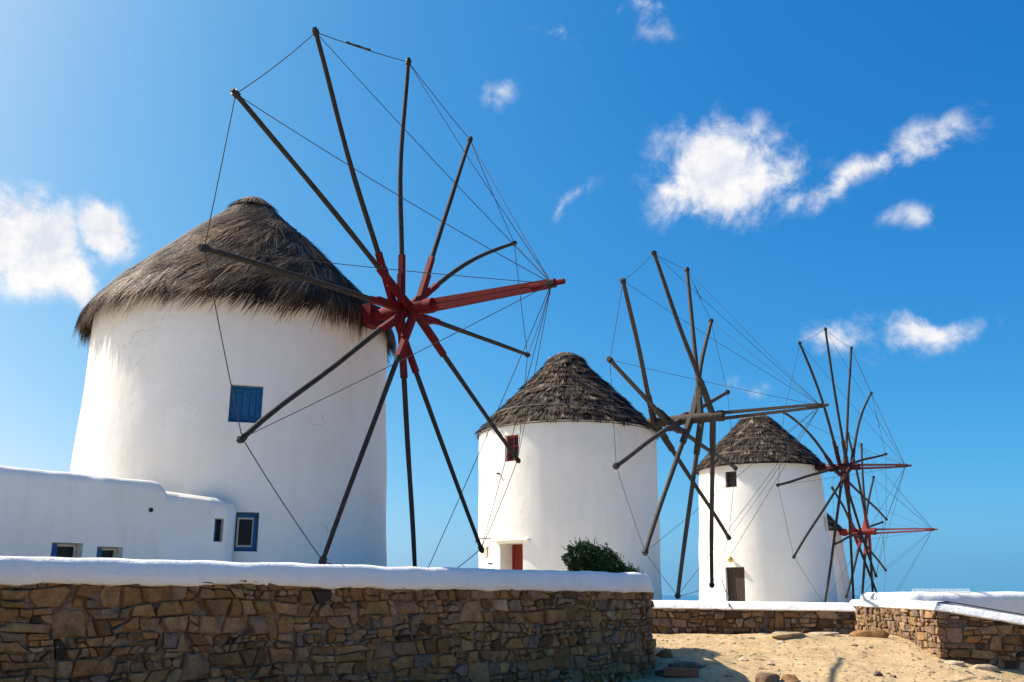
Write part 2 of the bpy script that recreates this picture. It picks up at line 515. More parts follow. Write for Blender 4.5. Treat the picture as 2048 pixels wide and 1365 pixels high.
def sea():
    m, nt, b = material('sea_water', 0.25, 0.5)
    n = tex_noise(nt, .05, 6, .6, coords(nt))
    r = ramp(nt, n.outputs['Fac'], [(.3, (.012, .07, .16)), (.7, (.03, .12, .24))])
    nt.links.new(r.outputs[0], b.inputs['Base Color'])
    bump(nt, b, n.outputs['Fac'], .3, .5)
    s = 30000
    tag(np_mesh('sea', [(-s, -s, -15), (s, -s, -15), (s, s, -15), (-s, s, -15)], [(0, 1, 2, 3)], m), 'blue sea out to the horizon', kind='structure')
    # far headland
    V, F = [], []
    nx, ny = 90, 24
    for j in range(ny):
        for i in range(nx):
            x, y = 690 + i * 9, 1380 + j * 22
            e = sm((i - 1) / 30) * math.sin(math.pi * min(1, (j + .5) / ny * 1.05)) ** .7
            V.append((x, y, -16 + e * (20 + 26 * sm((i - 4) / 60) + 7 * nz(x, y, 0, .012) + 2.5 * nz(x, y, 5, .05))))
    idx = np.arange(nx * ny).reshape(ny, nx)
    F = np.stack([idx[:-1, :-1], idx[:-1, 1:], idx[1:, 1:], idx[1:, :-1]], -1).reshape(-1, 4)
    m, nt, b = material('dry_hillside', 0.95, 0.1)
    n = tex_noise(nt, .06, 8, .7, coords(nt))
    r = ramp(nt, n.outputs['Fac'], [(.35, (.06, .06, .045)), (.5, (.16, .12, .085)), (.65, (.26, .20, .15))])
    nt.links.new(r.outputs[0], b.inputs['Base Color'])
    tag(np_mesh('far_hill', V, F, m, smooth=True), 'dry rocky headland across the water', kind='structure')
sea()

# ------------------------------------------------------------------ rubble walls
def clip_poly(poly, nx, ny, d):
    out = []
    for k in range(len(poly)):
        ax, ay = poly[k]; bx, by = poly[(k + 1) % len(poly)]
        da, db = ax * nx + ay * ny - d, bx * nx + by * ny - d
        if da <= 0:
            out.append((ax, ay))
        if (da < 0 < db) or (db < 0 < da):
            t = da / (da - db)
            out.append((ax + (bx - ax) * t, ay + (by - ay) * t))
    return out
def coursed(L, vb, vt, hmin, hmax, seed, gap=.008, big=.16):
    """roughly coursed rubble: wavy courses cut into uneven blocks, some split, some two courses high"""
    r = random.Random(seed)
    lo, hi = min(vb(L * k / 20) for k in range(21)), max(vt(L * k / 20) for k in range(21))
    rows = []
    y = lo - .08
    while y < hi + .05:
        h = r.uniform(hmin, hmax)
        rows.append((y, y + h)); y += h
    line = lambda k, s: .075 * nz(s, k * .9, seed, .9) + .04 * nz(s, k * 1.9, seed + 4, 2.4)
    cells = []
    taken = {}
    for k, (y0, y1) in enumerate(rows):
        h = y1 - y0
        s = -r.uniform(.05, .4)
        sl = r.uniform(-.03, .03)
        while s < L + .1:
            skip = [iv for iv in taken.get(k, []) if iv[0] - .02 <= s < iv[1] - .02]
            if skip:
                s = skip[0][1]; sl = skip[0][3]; continue
            w = h * r.choice((r.uniform(.55, .95), r.uniform(.9, 1.5), r.uniform(1.3, 2.1), r.uniform(1.9, 3.0)))
            w = max(.09, w)
            nxt = [iv[0] for iv in taken.get(k, []) if iv[0] > s]
            if nxt and s + w > min(nxt) - .07:
                w = min(nxt) - s
            e = s + w
            sr = r.uniform(-.055, .055)
            for iv in taken.get(k, []):
                if abs(iv[0] - e) < .005:
                    sr = iv[2]
            top = y1; kt = k + 1
            if r.random() < big and k + 1 < len(rows) and .8 < w / h < 2.2 and not taken.get(k, []) or (r.random() < big * .5 and k + 1 < len(rows) and w > .14):
                f = r.uniform(.45, 1.0)
                if f > .8:
                    top = rows[k + 1][1]; kt = k + 2
                    taken.setdefault(k + 1, []).append((s, e, sl, sr))
            yb = lambda q, k=k: rows[k][0] + line(k, q)
            yt = lambda q, kt=kt, top=top: top + line(kt, q)
            P = [(s - sl, yb(s)), (e - sr, yb(e)), (e + sr, yt(e)), (s + sl, yt(s))]
            if kt == k + 1 and h > .13 and r.random() < .38:
                m0, m1 = r.uniform(.3, .7), r.uniform(.3, .7)
                A = (P[0][0] + (P[3][0] - P[0][0]) * m0, P[0][1] + (P[3][1] - P[0][1]) * m0)
                B = (P[1][0] + (P[2][0] - P[1][0]) * m1, P[1][1] + (P[2][1] - P[1][1]) * m1)
                for Q in ([P[0], P[1], B, A], [A, B, P[2], P[3]]):
                    if w > .2 and r.random() < .45:
                        t = r.uniform(.3, .7); j = r.uniform(-.02, .02)
                        C = (Q[0][0] + (Q[1][0] - Q[0][0]) * t, Q[0][1] + (Q[1][1] - Q[0][1]) * t)
                        D_ = (Q[3][0] + (Q[2][0] - Q[3][0]) * t + j, Q[3][1] + (Q[2][1] - Q[3][1]) * t)
                        cells += [[Q[0], C, D_, Q[3]], [C, Q[1], Q[2], D_]]
                    else:
                        cells.append(Q)
            else:
                cells.append(P)
            s, sl = e, sr
    polys = []
    for P in cells:
        poly = [(-9, -9), (99, -9), (99, 9), (-9, 9)]
        ok = True
        g = gap * r.uniform(.5, 1.7)
        for i in range(4):
            (ax, ay), (bx, by) = P[i], P[(i + 1) % 4]
            nx, ny = by - ay, -(bx - ax)
            l = math.hypot(nx, ny)
            if l < .01:
                continue
            nx, ny = nx / l, ny / l
            poly = clip_poly(poly, nx, ny, nx * ax + ny * ay - g)
            if len(poly) < 3:
                ok = False; break
        if not ok:
            continue
        # break off corners
        cx, cy = sum(p[0] for p in poly) / len(poly), sum(p[1] for p in poly) / len(poly)
        wd, ht = max(p[0] for p in poly) - min(p[0] for p in poly), max(p[1] for p in poly) - min(p[1] for p in poly)
        for _ in range(r.choice((1, 2, 2, 3, 4))):
            an = r.choice((.8, 2.35, 3.9, 5.5)) + r.uniform(-.45, .45)
            nx, ny = math.cos(an), math.sin(an)
            far = max((p[0] - cx) * nx + (p[1] - cy) * ny for p in poly)
            poly = clip_poly(poly, nx, ny, cx * nx + cy * ny + far * r.uniform(.6, .92))
        for nx, ny, d in ((1, 0, L), (-1, 0, 0), (0, 1, vt(min(L, max(0, cx)))), (0, -1, -vb(min(L, max(0, cx))))):
            if len(poly) > 2:
                poly = clip_poly(poly, nx, ny, d)
        if len(poly) < 3:
            continue
        ar = .5 * abs(sum(poly[k][0] * poly[(k + 1) % len(poly)][1] - poly[(k + 1) % len(poly)][0] * poly[k][1] for k in range(len(poly))))
        if ar < .0014:
            continue
        q = []
        for k in range(len(poly)):
            b, c = poly[k], poly[(k + 1) % len(poly)]
            if math.dist(b, c) < .008:
                continue
            q.append(b)
            if math.dist(b, c) > .12:
                t = r.uniform(.35, .65); j = r.uniform(-.002, .012)
                m_ = (b[0] + (c[0] - b[0]) * t, b[1] + (c[1] - b[1]) * t)
                dl = math.dist(m_, (cx, cy)) + 1e-6
                q.append((m_[0] + (cx - m_[0]) / dl * j, m_[1] + (cy - m_[1]) / dl * j))
        if len(q) < 3:
            continue
        q = [(a + .022 * nz(a, b, seed, 5.0), b + .018 * nz(a, b, seed + 9, 5.0)) for a, b in q]
        polys.append((ar, q))
    return polys
class Path2:
    """plan polyline with arclength lookup; outward normal on the right-hand side of travel"""
    def __init__(s, pts):
        s.p = [Vector(p) for p in pts]
        s.c = [0]
        for a, b in zip(s.p, s.p[1:]):
            s.c.append(s.c[-1] + (b - a).length)
        s.L = s.c[-1]
    def at(s, q):
        q = min(max(q, 0), s.L)
        k = 0
        while k < len(s.p) - 2 and q > s.c[k + 1]:
            k += 1
        t = (q - s.c[k]) / max(1e-9, s.c[k + 1] - s.c[k])
        d = (s.p[k + 1] - s.p[k]).normalized()
        # smooth normals near vertices
        d2 = d
        left, right = q - s.c[k], s.c[k + 1] - q
        SMO = .12
        if k + 2 < len(s.p) and right < SMO:
            d2 = d.lerp((s.p[k + 2] - s.p[k + 1]).normalized(), .5 * (1 - right / SMO)).normalized()
        elif k > 0 and left < SMO:
            d2 = d.lerp((s.p[k] - s.p[k - 1]).normalized(), .5 * (1 - left / SMO)).normalized()
        return s.p[k].lerp(s.p[k + 1], t), Vector((d2.y, -d2.x)), d
def smooth_path(pts, n=3):
    pts = [Vector(p) for p in pts]
    for _ in range(n):
        q = [pts[0]]
        for a, b in zip(pts, pts[1:]):
            q += [a.lerp(b, .25), a.lerp(b, .75)]
        q.append(pts[-1]); pts = q
    return pts
def lay_stones(root, path, polys, seed, mat, tone=None, depth=.09, limit=300):
    r = random.Random(seed)
    polys = sorted(polys, key=lambda a: -a[0])
    rest = MB()
    for k, (ar, q) in enumerate(polys):
        n = len(q)
        cx, cy = sum(a for a, b in q) / n, sum(b for a, b in q) / n
        out = r.uniform(-.03, .04); tx, ty = r.uniform(-.16, .16), r.uniform(-.2, .12)
        ins = r.uniform(.84, .93); bev = r.uniform(.5, 1.2) * min(.03, .14 * math.sqrt(ar))
        vs = []
        def put(a, b, d):
            P, nn, dd = path.at(a)
            vs.append((P.x + nn.x * d, P.y + nn.y * d, b))
        for a, b in q:
            put(a, b, -depth)
        for a, b in q:
            put(a, b, out - bev + (a - cx) * tx + (b - cy) * ty + r.uniform(-.006, .006))
        for a, b in q:
            a2, b2 = cx + (a - cx) * ins, cy + (b - cy) * ins
            put(a2, b2, out + (a - cx) * tx + (b - cy) * ty + r.uniform(-.008, .008))
        put(cx + r.uniform(-.1, .1) * math.sqrt(ar), cy, out + r.uniform(0, .018))
        fs = []
        for i in range(n):
            j = (i + 1) % n
            fs += [(i, j, n + j, n + i), (n + i, n + j, 2 * n + j, 2 * n + i), (2 * n + i, 2 * n + j, 3 * n)]
        # outline may run clockwise: make faces point outwards
        area = sum(q[i][0] * q[(i + 1) % n][1] - q[(i + 1) % n][0] * q[i][1] for i in range(n))
        if area < 0:
            fs = [tuple(reversed(f)) for f in fs]
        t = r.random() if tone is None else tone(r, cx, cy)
        if k < limit:
            mb = MB(); mb.add(vs, fs, t)
            mb.build('stone', mat, root, True, sharp=38)
        else:
            rest.add(vs, fs, t)
    if rest.v:
        tag(rest.build('small_stones', mat, root, True, sharp=38), kind='stuff')
def sweep(path, ss, profile, name, mat, parent, closed_ends=True, sharp=40, wob=0.0, seed=0):
    """profile(s) -> list of (offset outward, z), closed ring; swept along the path"""
    vs, fs = [], []
    n = None
    ss = sorted(set(list(ss) + [c for c in path.c if ss[0] <= c <= ss[-1]]))
    for s in ss:
        P, nn, d = path.at(s)
        pr = profile(s)
        n = len(pr)
        for o, z in pr:
            w = wob * nz(P.x + o, P.y, z + seed, 2.2) if wob else 0
            vs.append((P.x + nn.x * (o + w), P.y + nn.y * (o + w), z + w))
    for k in range(len(ss) - 1):
        for i in range(n):
            j = (i + 1) % n
            fs.append((k * n + i, (k + 1) * n + i, (k + 1) * n + j, k * n + j))
    if closed_ends:
        fs.append(tuple(range(n)))
        fs.append(tuple((len(ss) - 1) * n + i for i in reversed(range(n))))
    mb = MB(); mb.add(vs, fs)
    o = mb.build(name, mat, parent, True, sharp=sharp)
    bm = bmesh.new(); bm.from_mesh(o.data); bmesh.ops.recalc_face_normals(bm, faces=bm.faces); bm.to_mesh(o.data); bm.free()
    return o
def frange(a, b, st):
    n = max(1, int(round((b - a) / st)))
    return [a + (b - a) * k / n for k in range(n + 1)]

def near_wall():
    e = W1B
    pts = [W1A, W1A.lerp(W1B, .5)] + smooth_path([W1A.lerp(W1B, .9), e, e + Vector((.62, .95)), e + Vector((.55, 1.9)), e + Vector((-.2, 3.4))], 3)
    path = Path2(pts)
    root = empty('stone_wall', (-3, 14.3, -1.7), 'long near rubble stone wall with a rounded white coping, filling the lower left', 'wall')
    L = path.L
    low = lambda s: 0.155 - 0.006 * s + .026 * nz(s, 0, 0, .9) + .018 * nz(s, 0, 4, 3.1) + .008 * nz(s, 0, 8, 9.0) + .05 * math.exp(-((s - 8.6) / .5) ** 2)   # wavy lower edge of the plaster
    base = lambda s: gz(*(path.at(s)[0] + path.at(s)[1] * .15), fine=False) - .06
    TH = .56
    sweep(path, frange(0, L, .12), lambda s: [(-.055, base(s) - .2), (-.055, low(s) + .06), (-TH + .03, low(s) + .08), (-TH + .03, base(s) - .2)], 'mortar_core', M['mortar'], root)
    polys = coursed(L, base, lambda s: low(s) + .04, .09, .215, 5, gap=.006)
    def tone(r, s, v):
        return r.choice((r.random(), r.uniform(.12, .7), r.uniform(.12, .7)))
    lay_stones(root, path, polys, 3, M['stone'], tone)
    def prof(s):
        l = low(s); t = .45 + .008 * nz(s, 1, 0, .7)
        j = [.006 * nz(s, k, 3, 2.5) for k in range(9)]
        return [(.02, l), (.05 + j[0], l + .02), (.045 + j[1], l + .13), (-.005 + j[2], t - .085), (-.05 + j[3], t - .035), (-.13, t - .008 + j[4]), (-.27, t + j[5]), (-.42, t - .02), (-.53, t - .07), (-.58, t - .16), (-.585, l), (-.3, l - .005)]
    sweep(path, frange(0, L, .06), prof, 'coping', M['coping'], root, sharp=70, wob=.02)
near_wall()

def low_wall(label, pts, base_off, top, seed, cop_h=.2, th=.5, mat='stone', hm=(.12, .26), n=0, closed=True, tone=None, ridge=.0, cat='wall'):
    path = Path2(pts)
    P0 = path.p[0]
    root = empty('stone_wall', (P0.x, P0.y, gz(P0.x, P0.y, False)), label, cat)
    L = path.L
    base = lambda s: gz(*(path.at(s)[0] + path.at(s)[1] * .1), fine=False) - .1
    low = lambda s: top(s) - cop_h + .012 * nz(s, seed, 0, 2.0)
    sweep(path, frange(0, L, .15), lambda s: [(-.055, base(s) - .2), (-.055, low(s) + .05), (-th, low(s) + .05), (-th, base(s) - .2)], 'mortar_core', M['mortar'], root)
    polys = coursed(L, base, lambda s: low(s) + .01, hm[0], hm[1], seed, gap=.007)
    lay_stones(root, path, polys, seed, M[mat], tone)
    sweep(path, frange(0, L, .1), lambda s: [(.02, low(s)), (.045, low(s) + .03), (-.10, top(s) - .015), (-.14, top(s)), (-th + .1, top(s) + ridge), (-th - .02, low(s) + .02), (-th, low(s))], 'coping', M['coping'], root, sharp=35, wob=.008)
    return root, path
low_wall('low stone wall with white coping in front of the second and third windmills', [(2.9, 26.3), (8.86, 25.5), (8.94, 26.2), (9.1, 30)], 0, lambda s: -.13 - .012 * s, 21, .22)
# the wall beyond the gap: lit end face and shaded front wing
Lc = math.hypot(10.75 - 9.64, 31.5 - 22.48)
low_wall('stone wall beyond the gap, its pale sunlit side and shaded front meeting at a corner', [(10.75, 31.5), (9.64, 22.48), (12.3, 22.3), (15.5, 21.6)], 0, lambda s: -.15 - .165 * max(0, s - Lc), 33, .2, .52, 'stone', (.1, .23), tone=lambda r, a, b: r.uniform(.45, 1) if a < Lc else r.random())  # stones on the sunlit side toned paler, sunlight put into their colour

# ------------------------------------------------------------------ thatch
def prof_fn(pts):
    P = np.array(pts, float)
    seg = np.hypot(np.diff(P[:, 0]), np.diff(P[:, 1]))
    c = np.concatenate([[0], np.cumsum(seg)])
    L = c[-1]
    def f(l):                                            # l = metres down the slope
        r = np.interp(l, c, P[:, 0]); z = np.interp(l, c, P[:, 1])
        over = np.maximum(0, l - L)
        return r + over * .18, z - over * .97
    return f, L
def strips(name, l0, th, ln, sw, lift, w, f, cxy, parent, mat, tint, curl=None):
    n, K = len(l0), 4
    V = np.zeros((n, K, 2, 3), np.float32)
    prev = None
    pts = []
    for k in range(K):
        q = k / (K - 1)
        l = l0 + ln * q * np.cos(sw)
        r, z = f(l)
        a = th + ln * q * np.sin(sw) / np.maximum(r, .4)
        rr = r + lift[0] + (lift[1] - lift[0]) * q ** 1.5
        pts.append(np.stack([cxy[0] + rr * np.sin(a), cxy[1] - rr * np.cos(a), z + .45 * (lift[0] + (lift[1] - lift[0]) * q ** 1.5)], 1))
    for k in range(K):
        t = pts[min(k + 1, K - 1)] - pts[max(k - 1, 0)]
        o = pts[k] - np.array([cxy[0], cxy[1], 0]); o[:, 2] = np.hypot(o[:, 0], o[:, 1]) * .8
        side = np.cross(t, o); side /= np.linalg.norm(side, axis=1)[:, None] + 1e-9
        ww = (w * (1, 1, .8, .15)[k])[:, None] * .5
        V[:, k, 0] = pts[k] - side * ww
        V[:, k, 1] = pts[k] + side * ww
    base = (np.arange(n) * K * 2)[:, None, None]
    q = np.array([[k * 2, k * 2 + 1, k * 2 + 3, k * 2 + 2] for k in range(K - 1)])[None]
    F = (base + q).reshape(-1, 4)
    o = np_mesh(name, V.reshape(-1, 3), F, mat, parent, np.repeat(tint, K * 2))
    return tag(o, kind='stuff')
def lathe(mb, cxy, prof, n=96, wob=0.0, seed=0.0, cap=True):
    vs, fs = [], []
    for r, z in prof:
        for k in range(n):
            a = 2 * math.pi * k / n
            rr = r * (1 + wob * noise.noise(Vector((math.cos(a) * 1.6, math.sin(a) * 1.6, z * .55 + seed))))
            vs.append((cxy[0] + rr * math.cos(a), cxy[1] + rr * math.sin(a), z))
    m = len(prof)
    for j in range(m - 1):
        for k in range(n):
            a, b = j * n + k, j * n + (k + 1) % n
            fs.append((a, b, b + n, a + n))
    if cap:
        fs.append(tuple(reversed(range(n))))
        fs.append(tuple((m - 1) * n + k for k in range(n)))
    return mb.add(vs, fs)
def vnoise(a, b, c, s):
    return np.array([noise.noise(Vector((x * s, y * s, z * s))) for x, y, z in zip(a, b, c)])
def thatch(root, cxy, pts, style, n, seed):
    g = np.random.default_rng(seed)
    f, L = prof_fn(pts)
    mb = MB()
    core = [(max(.02, r - .05), z - .03) for r, z in pts] + [(pts[-1][0] - .35, pts[-1][1] + .02), (.05, pts[-1][1] + .3)]
    lathe(mb, cxy, core[::-1], 72)
    roof = mb.build('thatched_roof', M['straw_core'], root, True, sharp=50)
    if style == 'wild':
        # combed, wind-swept loose straw
        u = g.random(n)
        l0 = L * np.sqrt(u) * 1.0 - .1
        l0 = np.maximum(l0, .02)
        th = g.uniform(-math.pi, math.pi, n)
        r, z = f(l0)
        X, Y = r * np.sin(th), -r * np.cos(th)
        big = vnoise(X, Y, z, .9); small = vnoise(X, Y, z, 3.2)
        sw = R(-34) + R(34) * big + R(26) * small + g.normal(0, R(9), n)
        ln = g.uniform(.45, .95, n) * (1 + .3 * small)
        near = l0 > L - .75
        ln = np.where(near, np.minimum(ln, (L - l0) + g.uniform(.12, .7, n) * (1 + 1.1 * vnoise(X, Y, z, 1.7))), ln)
        sw = np.where(near, sw * .75, sw)
        fade = np.clip(l0 / 1.2, .25, 1)
        l_lift = ((g.uniform(-.01, .04, n) + .06 * small) * fade, (g.uniform(.0, .08, n) + .12 * vnoise(X + 5, Y, z, 2.2)) * fade)
        tint = np.clip(.46 + .55 * vnoise(X, Y + 9, z, 2.6) + .35 * small + g.normal(0, .14, n) + .5 * (g.random(n) < .035), 0, 1)
        strips('straw', l0, th, ln, sw, l_lift, g.uniform(.010, .024, n), f, cxy, roof, M['straw_wild'], tint)
        # ring of stubble at the top
        m = 500
        strips('straw', np.zeros(m) + .02, g.uniform(-math.pi, math.pi, m), g.uniform(.3, .5, m), g.normal(0, .2, m), (np.zeros(m) + .03, g.uniform(.03, .1, m)), np.full(m, .025), f, cxy, roof, M['straw_wild'], g.uniform(.4, 1, m))
    else:
        rows = 15
        l0, th, ln, sw, a0, a1, tint = [], [], [], [], [], [], []
        for k in range(rows):
            le = L * (k + 1) / rows                     # where this course ends
            rr, _ = f(le)
            nt_ = max(8, int(2 * math.pi * rr / .15))
            per = max(5, int(n / (rows * nt_) * (1.0)))
            per = int(np.clip(n * (rr / 2.2) / rows / nt_, 6, 26))
            for q in range(nt_):
                t0 = 2 * math.pi * (q + g.uniform(-.35, .35)) / nt_
                end = le + g.normal(0, .05) + .03
                tone = g.normal(.42, .2)
                lean = g.normal(0, .14)
                up = g.uniform(.03, .14)
                for _ in range(per):
                    l_ = g.uniform(.42, .7)
                    th.append(t0 + g.normal(0, .055) / rr); ln.append(l_); l0.append(max(.01, end - l_ + g.normal(0, .035)))
                    sw.append(lean + g.normal(0, .12)); a0.append(g.uniform(-.02, .02)); a1.append(up + g.uniform(-.03, .03))
                    tint.append(np.clip(tone + g.normal(0, .14) + (.35 if g.random() < .06 else 0), 0, 1))
        A = lambda x: np.array(x, float)
        strips('straw', A(l0), A(th), A(ln), A(sw), (A(a0), A(a1)), g.uniform(.024, .05, len(l0)), f, cxy, roof, M['straw_tuft'], A(tint))
        m = 260
        strips('straw', np.zeros(m) + .0, g.uniform(-math.pi, math.pi, m), g.uniform(.25, .45, m), g.normal(0, .2, m), (np.zeros(m) + .04, g.uniform(.04, .1, m)), np.full(m, .04), f, cxy, roof, M['straw_tuft'], g.uniform(.3, .9, m))
        # ropes that tie the straw down
        for lb, rad, mt in ((.42, .022, 'band'), (L * .55, .012, 'band'), (L * .8, .012, 'band')):
            r_, z_ = f(lb)
            ring = [(cxy[0] + (r_ + .075) * math.sin(a), cxy[1] - (r_ + .075) * math.cos(a), z_ + .04 + .03 * math.sin(3 * a + lb)) for a in [2 * math.pi * k / 48 for k in range(49)]]
            mb = MB(); mb.tube(ring, rad, 5, caps=False); mb.build('tie_rope', M[mt], roof, True)
    return roof

# ------------------------------------------------------------------ windmills
def frame_at(cx, cy, r0, tap, th, z):
    a = R(th)
    n = Vector((math.sin(a), -math.cos(a), 0)); t = Vector((math.cos(a), math.sin(a), 0))
    return Vector((cx, cy, z)) + n * (r0 - tap * z), t, n
UP = Vector((0, 0, 1))
def niche(c, t, n, w, h, depth):
    return MB().box(c + n * (.3 - depth / 2), t, n, UP, w / 2, .3 + depth / 2, h / 2)
def windmill(name, label, cx, cy, r0, tap, base, eave, roof_pts, roof_c, style, nstraw, axis_az, tilt, hub, spars, roots, bow_len, mats, seed, niches, axle_r=.15, spar_r=.062, sleeve_len=1.35, bows=None, bow_beams=2, smats=None):
    root = empty(name, (cx, cy, base), label, 'windmill', 'windmills on the hill')
    g = random.Random(seed)
    # tower
    mb = MB()
    zs = frange(base - .3, eave + .12, .3)
    lathe(mb, (cx, cy), [((r0 - tap * z) * (1 + .003 * math.sin(z * 2.3 + seed)), z) for z in zs], 128, .006, seed * 3.7)
    tower = mb.build('tower', M['plaster'], root, True)
    boxes = []
    for (th, z, w, h, d) in niches:
        c, t, n = frame_at(cx, cy, r0, tap, th, z)
        boxes.append(niche(c, t, n, w, h, d))
    cut(tower, boxes)
    thatch(root, roof_c, roof_pts, style, nstraw, seed)
    # wheel
    a = Vector((math.cos(tilt) * math.sin(axis_az), math.cos(tilt) * math.cos(axis_az), math.sin(tilt)))
    h = Vector(hub)
    u = UP.cross(a).normalized(); v = a.cross(u)
    pole, sleeve_m, axle_m, bow_m = (M[k] for k in mats)
    smin, smax = min(roots), max(roots)
    mb = MB(); mb.tube([h + a * (-2.2), h + a * (smin - .3), h + a * (smin - .25), h + a * (smax + .25), h + a * (smax + .3)], [axle_r * .95, axle_r * .95, axle_r * 1.15, axle_r * 1.1, axle_r * .8], 12)
    axle = mb.build('axle', axle_m, root, True, sharp=40)
    mb = MB(); mb.tube([h + a * (smax + .22), h + a * (smax + .42)], axle_r * 1.22, 12); mb.build('collar', axle_m, axle, True, sharp=40)
    mb = MB(); mb.box(h + a * (smin - .62), u, v, a, .2, .24, .12); mb.build('bearing_block', axle_m, axle)
    tips = []
    for i, (ang, ln) in enumerate(spars):
        an = R(ang)
        d = v * math.cos(an) + u * math.sin(an)
        tip = h + d * ln
        rt = h + a * roots[i % 6]
        tang = -v * math.sin(an) + u * math.cos(an)
        bw = (bows or {}).get(i, 0) + g.uniform(-.04, .04)
        wv = g.uniform(-.03, .03)
        P = []
        for k in range(11):
            q = k / 10
            P.append(rt.lerp(tip, q) + tang * (bw * 4 * q * (1 - q) + wv * math.sin(q * 9)) + a * (wv * math.sin(q * 6 + 1)))
        ext = (P[-1] - P[-2]).normalized() * .1
        P.append(P[-1] + ext)
        mb = MB(); mb.tube(P, [spar_r * (1.12 - .3 * k / 11) * g.uniform(.95, 1.05) for k in range(12)], 8)
        sp = mb.build('spar', pole, root, True, sharp=50)
        # doubled, bolted foot of the spar
        dirv = (P[2] - P[0]).normalized()
        side = a.cross(dirv).normalized()
        sl_ = sleeve_len * g.uniform(.85, 1.15)
        mb = MB()
        mb.box(P[0] + dirv * (sl_ / 2 + .02), dirv, side, a, sl_ / 2, spar_r * 1.02, spar_r * 1.08)
        s2 = sl_ * g.uniform(.62, .8)
        mb.box(P[0] + dirv * (s2 / 2) + side * spar_r * (1.5 if i % 2 else -1.5), dirv, side, a, s2 / 2, spar_r * .42, spar_r * .9)
        sv = mb.build('spar_sleeve', sleeve_m, sp)
        tipo = P[-2]
        mb = MB(); mb.tube([tipo - ext * .55, tipo + ext * .55], spar_r * 1.25, 8); mb.build('lashing', M['iron'], sp, True, sharp=40)
        tips.append(tipo)
    # bowsprit: two beams that meet near the tip
    s0 = smax + .2
    e = h + a * bow_len
    for sgn in ((-1, 1) if bow_beams == 2 else (0,)):
        mb = MB()
        st = h + a * (s0 - .5) + v * sgn * axle_r * .75 + u * sgn * axle_r * .35
        en = h + a * (bow_len - .35) + v * sgn * .05
        d = (en - st).normalized(); sx = d.cross(v).normalized(); sy = sx.cross(d)
        hw, hw2 = .062, .042
        vs = [p + sx * i * k + sy * j * k for p, k in ((st, hw), (en, hw2)) for i, j in ((-1, -1), (1, -1), (1, 1), (-1, 1))]
        mb.add(vs, [(0, 1, 2, 3), (7, 6, 5, 4), (0, 4, 5, 1), (1, 5, 6, 2), (2, 6, 7, 3), (3, 7, 4, 0)])
        mb.build('bowsprit_beam', bow_m, root)
    mb = MB(); mb.tube([h + a * (bow_len - .75), e], [.07, .055], 8); tipb = mb.build('bowsprit_tip', bow_m, root, True, sharp=40)
    mb = MB(); mb.tube([h + a * (bow_len - .36), h + a * (bow_len - .2)], .095, 8); mb.build('lashing', M['iron'], tipb, True, sharp=40)
    # rigging
    def rope(p, q, sag, rad=.0105):
        mb = MB()
        mb.tube([p.lerp(q, k / 8) - UP * sag * 4 * (k / 8) * (1 - k / 8) for k in range(9)], rad, 5, caps=False)
        return mb.build('rope', M['rope'], root, True)
    tie = h + a * (bow_len - .28)
    for i in range(12):
        p, q = tips[i], tips[(i + 1) % 12]
        rp = rope(p, q, .02 + .05 * g.random(), .0095)
        if i == seed % 12 - 1:                            # a spliced length with knots
            mb = MB(); s_, e_ = p.lerp(q, .3), p.lerp(q, .55)
            mb.tube([s_.lerp(e_, k / 6) for k in range(7)], [.026, .014, .014, .024, .014, .014, .026], 5)
            mb.build('splice', M['rope'], rp, True)
        if g.random() < .93:
            rope(tie, tips[i], .03 + .06 * g.random(), .0078)
    return root

def rail(mb, c, t, n, w, h, fw, d):
    """four boxes: a frame of outer size w x h"""
    mb.box(c + t * (w / 2 - fw / 2), t, n, UP, fw / 2, d, h / 2)
    mb.box(c - t * (w / 2 - fw / 2), t, n, UP, fw / 2, d, h / 2)
    mb.box(c + UP * (h / 2 - fw / 2), t, n, UP, w / 2 - fw - .001, d, fw / 2)
    mb.box(c - UP * (h / 2 - fw / 2), t, n, UP, w / 2 - fw - .001, d, fw / 2)

# --- nearest windmill
m1 = dict(cx=-6.309, cy=21.72, r0=3.5, tap=.031)
mill1 = windmill('windmill', 'nearest and largest windmill with wild dark thatch and red wheel hub', base=-.32, eave=5.9,
    roof_pts=[(.24, 9.36), (.9, 8.72), (1.8, 7.84), (2.65, 7.0), (3.25, 6.35), (3.5, 5.97)], roof_c=(-6.36, 21.7), style='wild', nstraw=46000,
    axis_az=2.054, tilt=.019, hub=(-2.256, 19.593, 5.929),
    spars=[(-34.9, 5.92), (-1.2, 5.96), (27.5, 5.95), (57.4, 6.04), (87.2, 5.77), (117.4, 5.7), (147.3, 5.83), (175.6, 5.95), (-154.4, 5.93), (-126.2, 5.88), (-95.2, 5.87), (-65.2, 5.93)],
    roots=[-.33, -.17, .24, .02, -.08, .13], bow_len=3.72, mats=('pole', 'red', 'red', 'red'), seed=1,
    niches=[(17.9, 3.655, .63, .76, .2), (20.4, 1.165, .5, .74, .24)], axle_r=.135, spar_r=.055, bows={3: -.22, 1: -.08, 9: .06, 7: .05, 8: .04}, **m1)
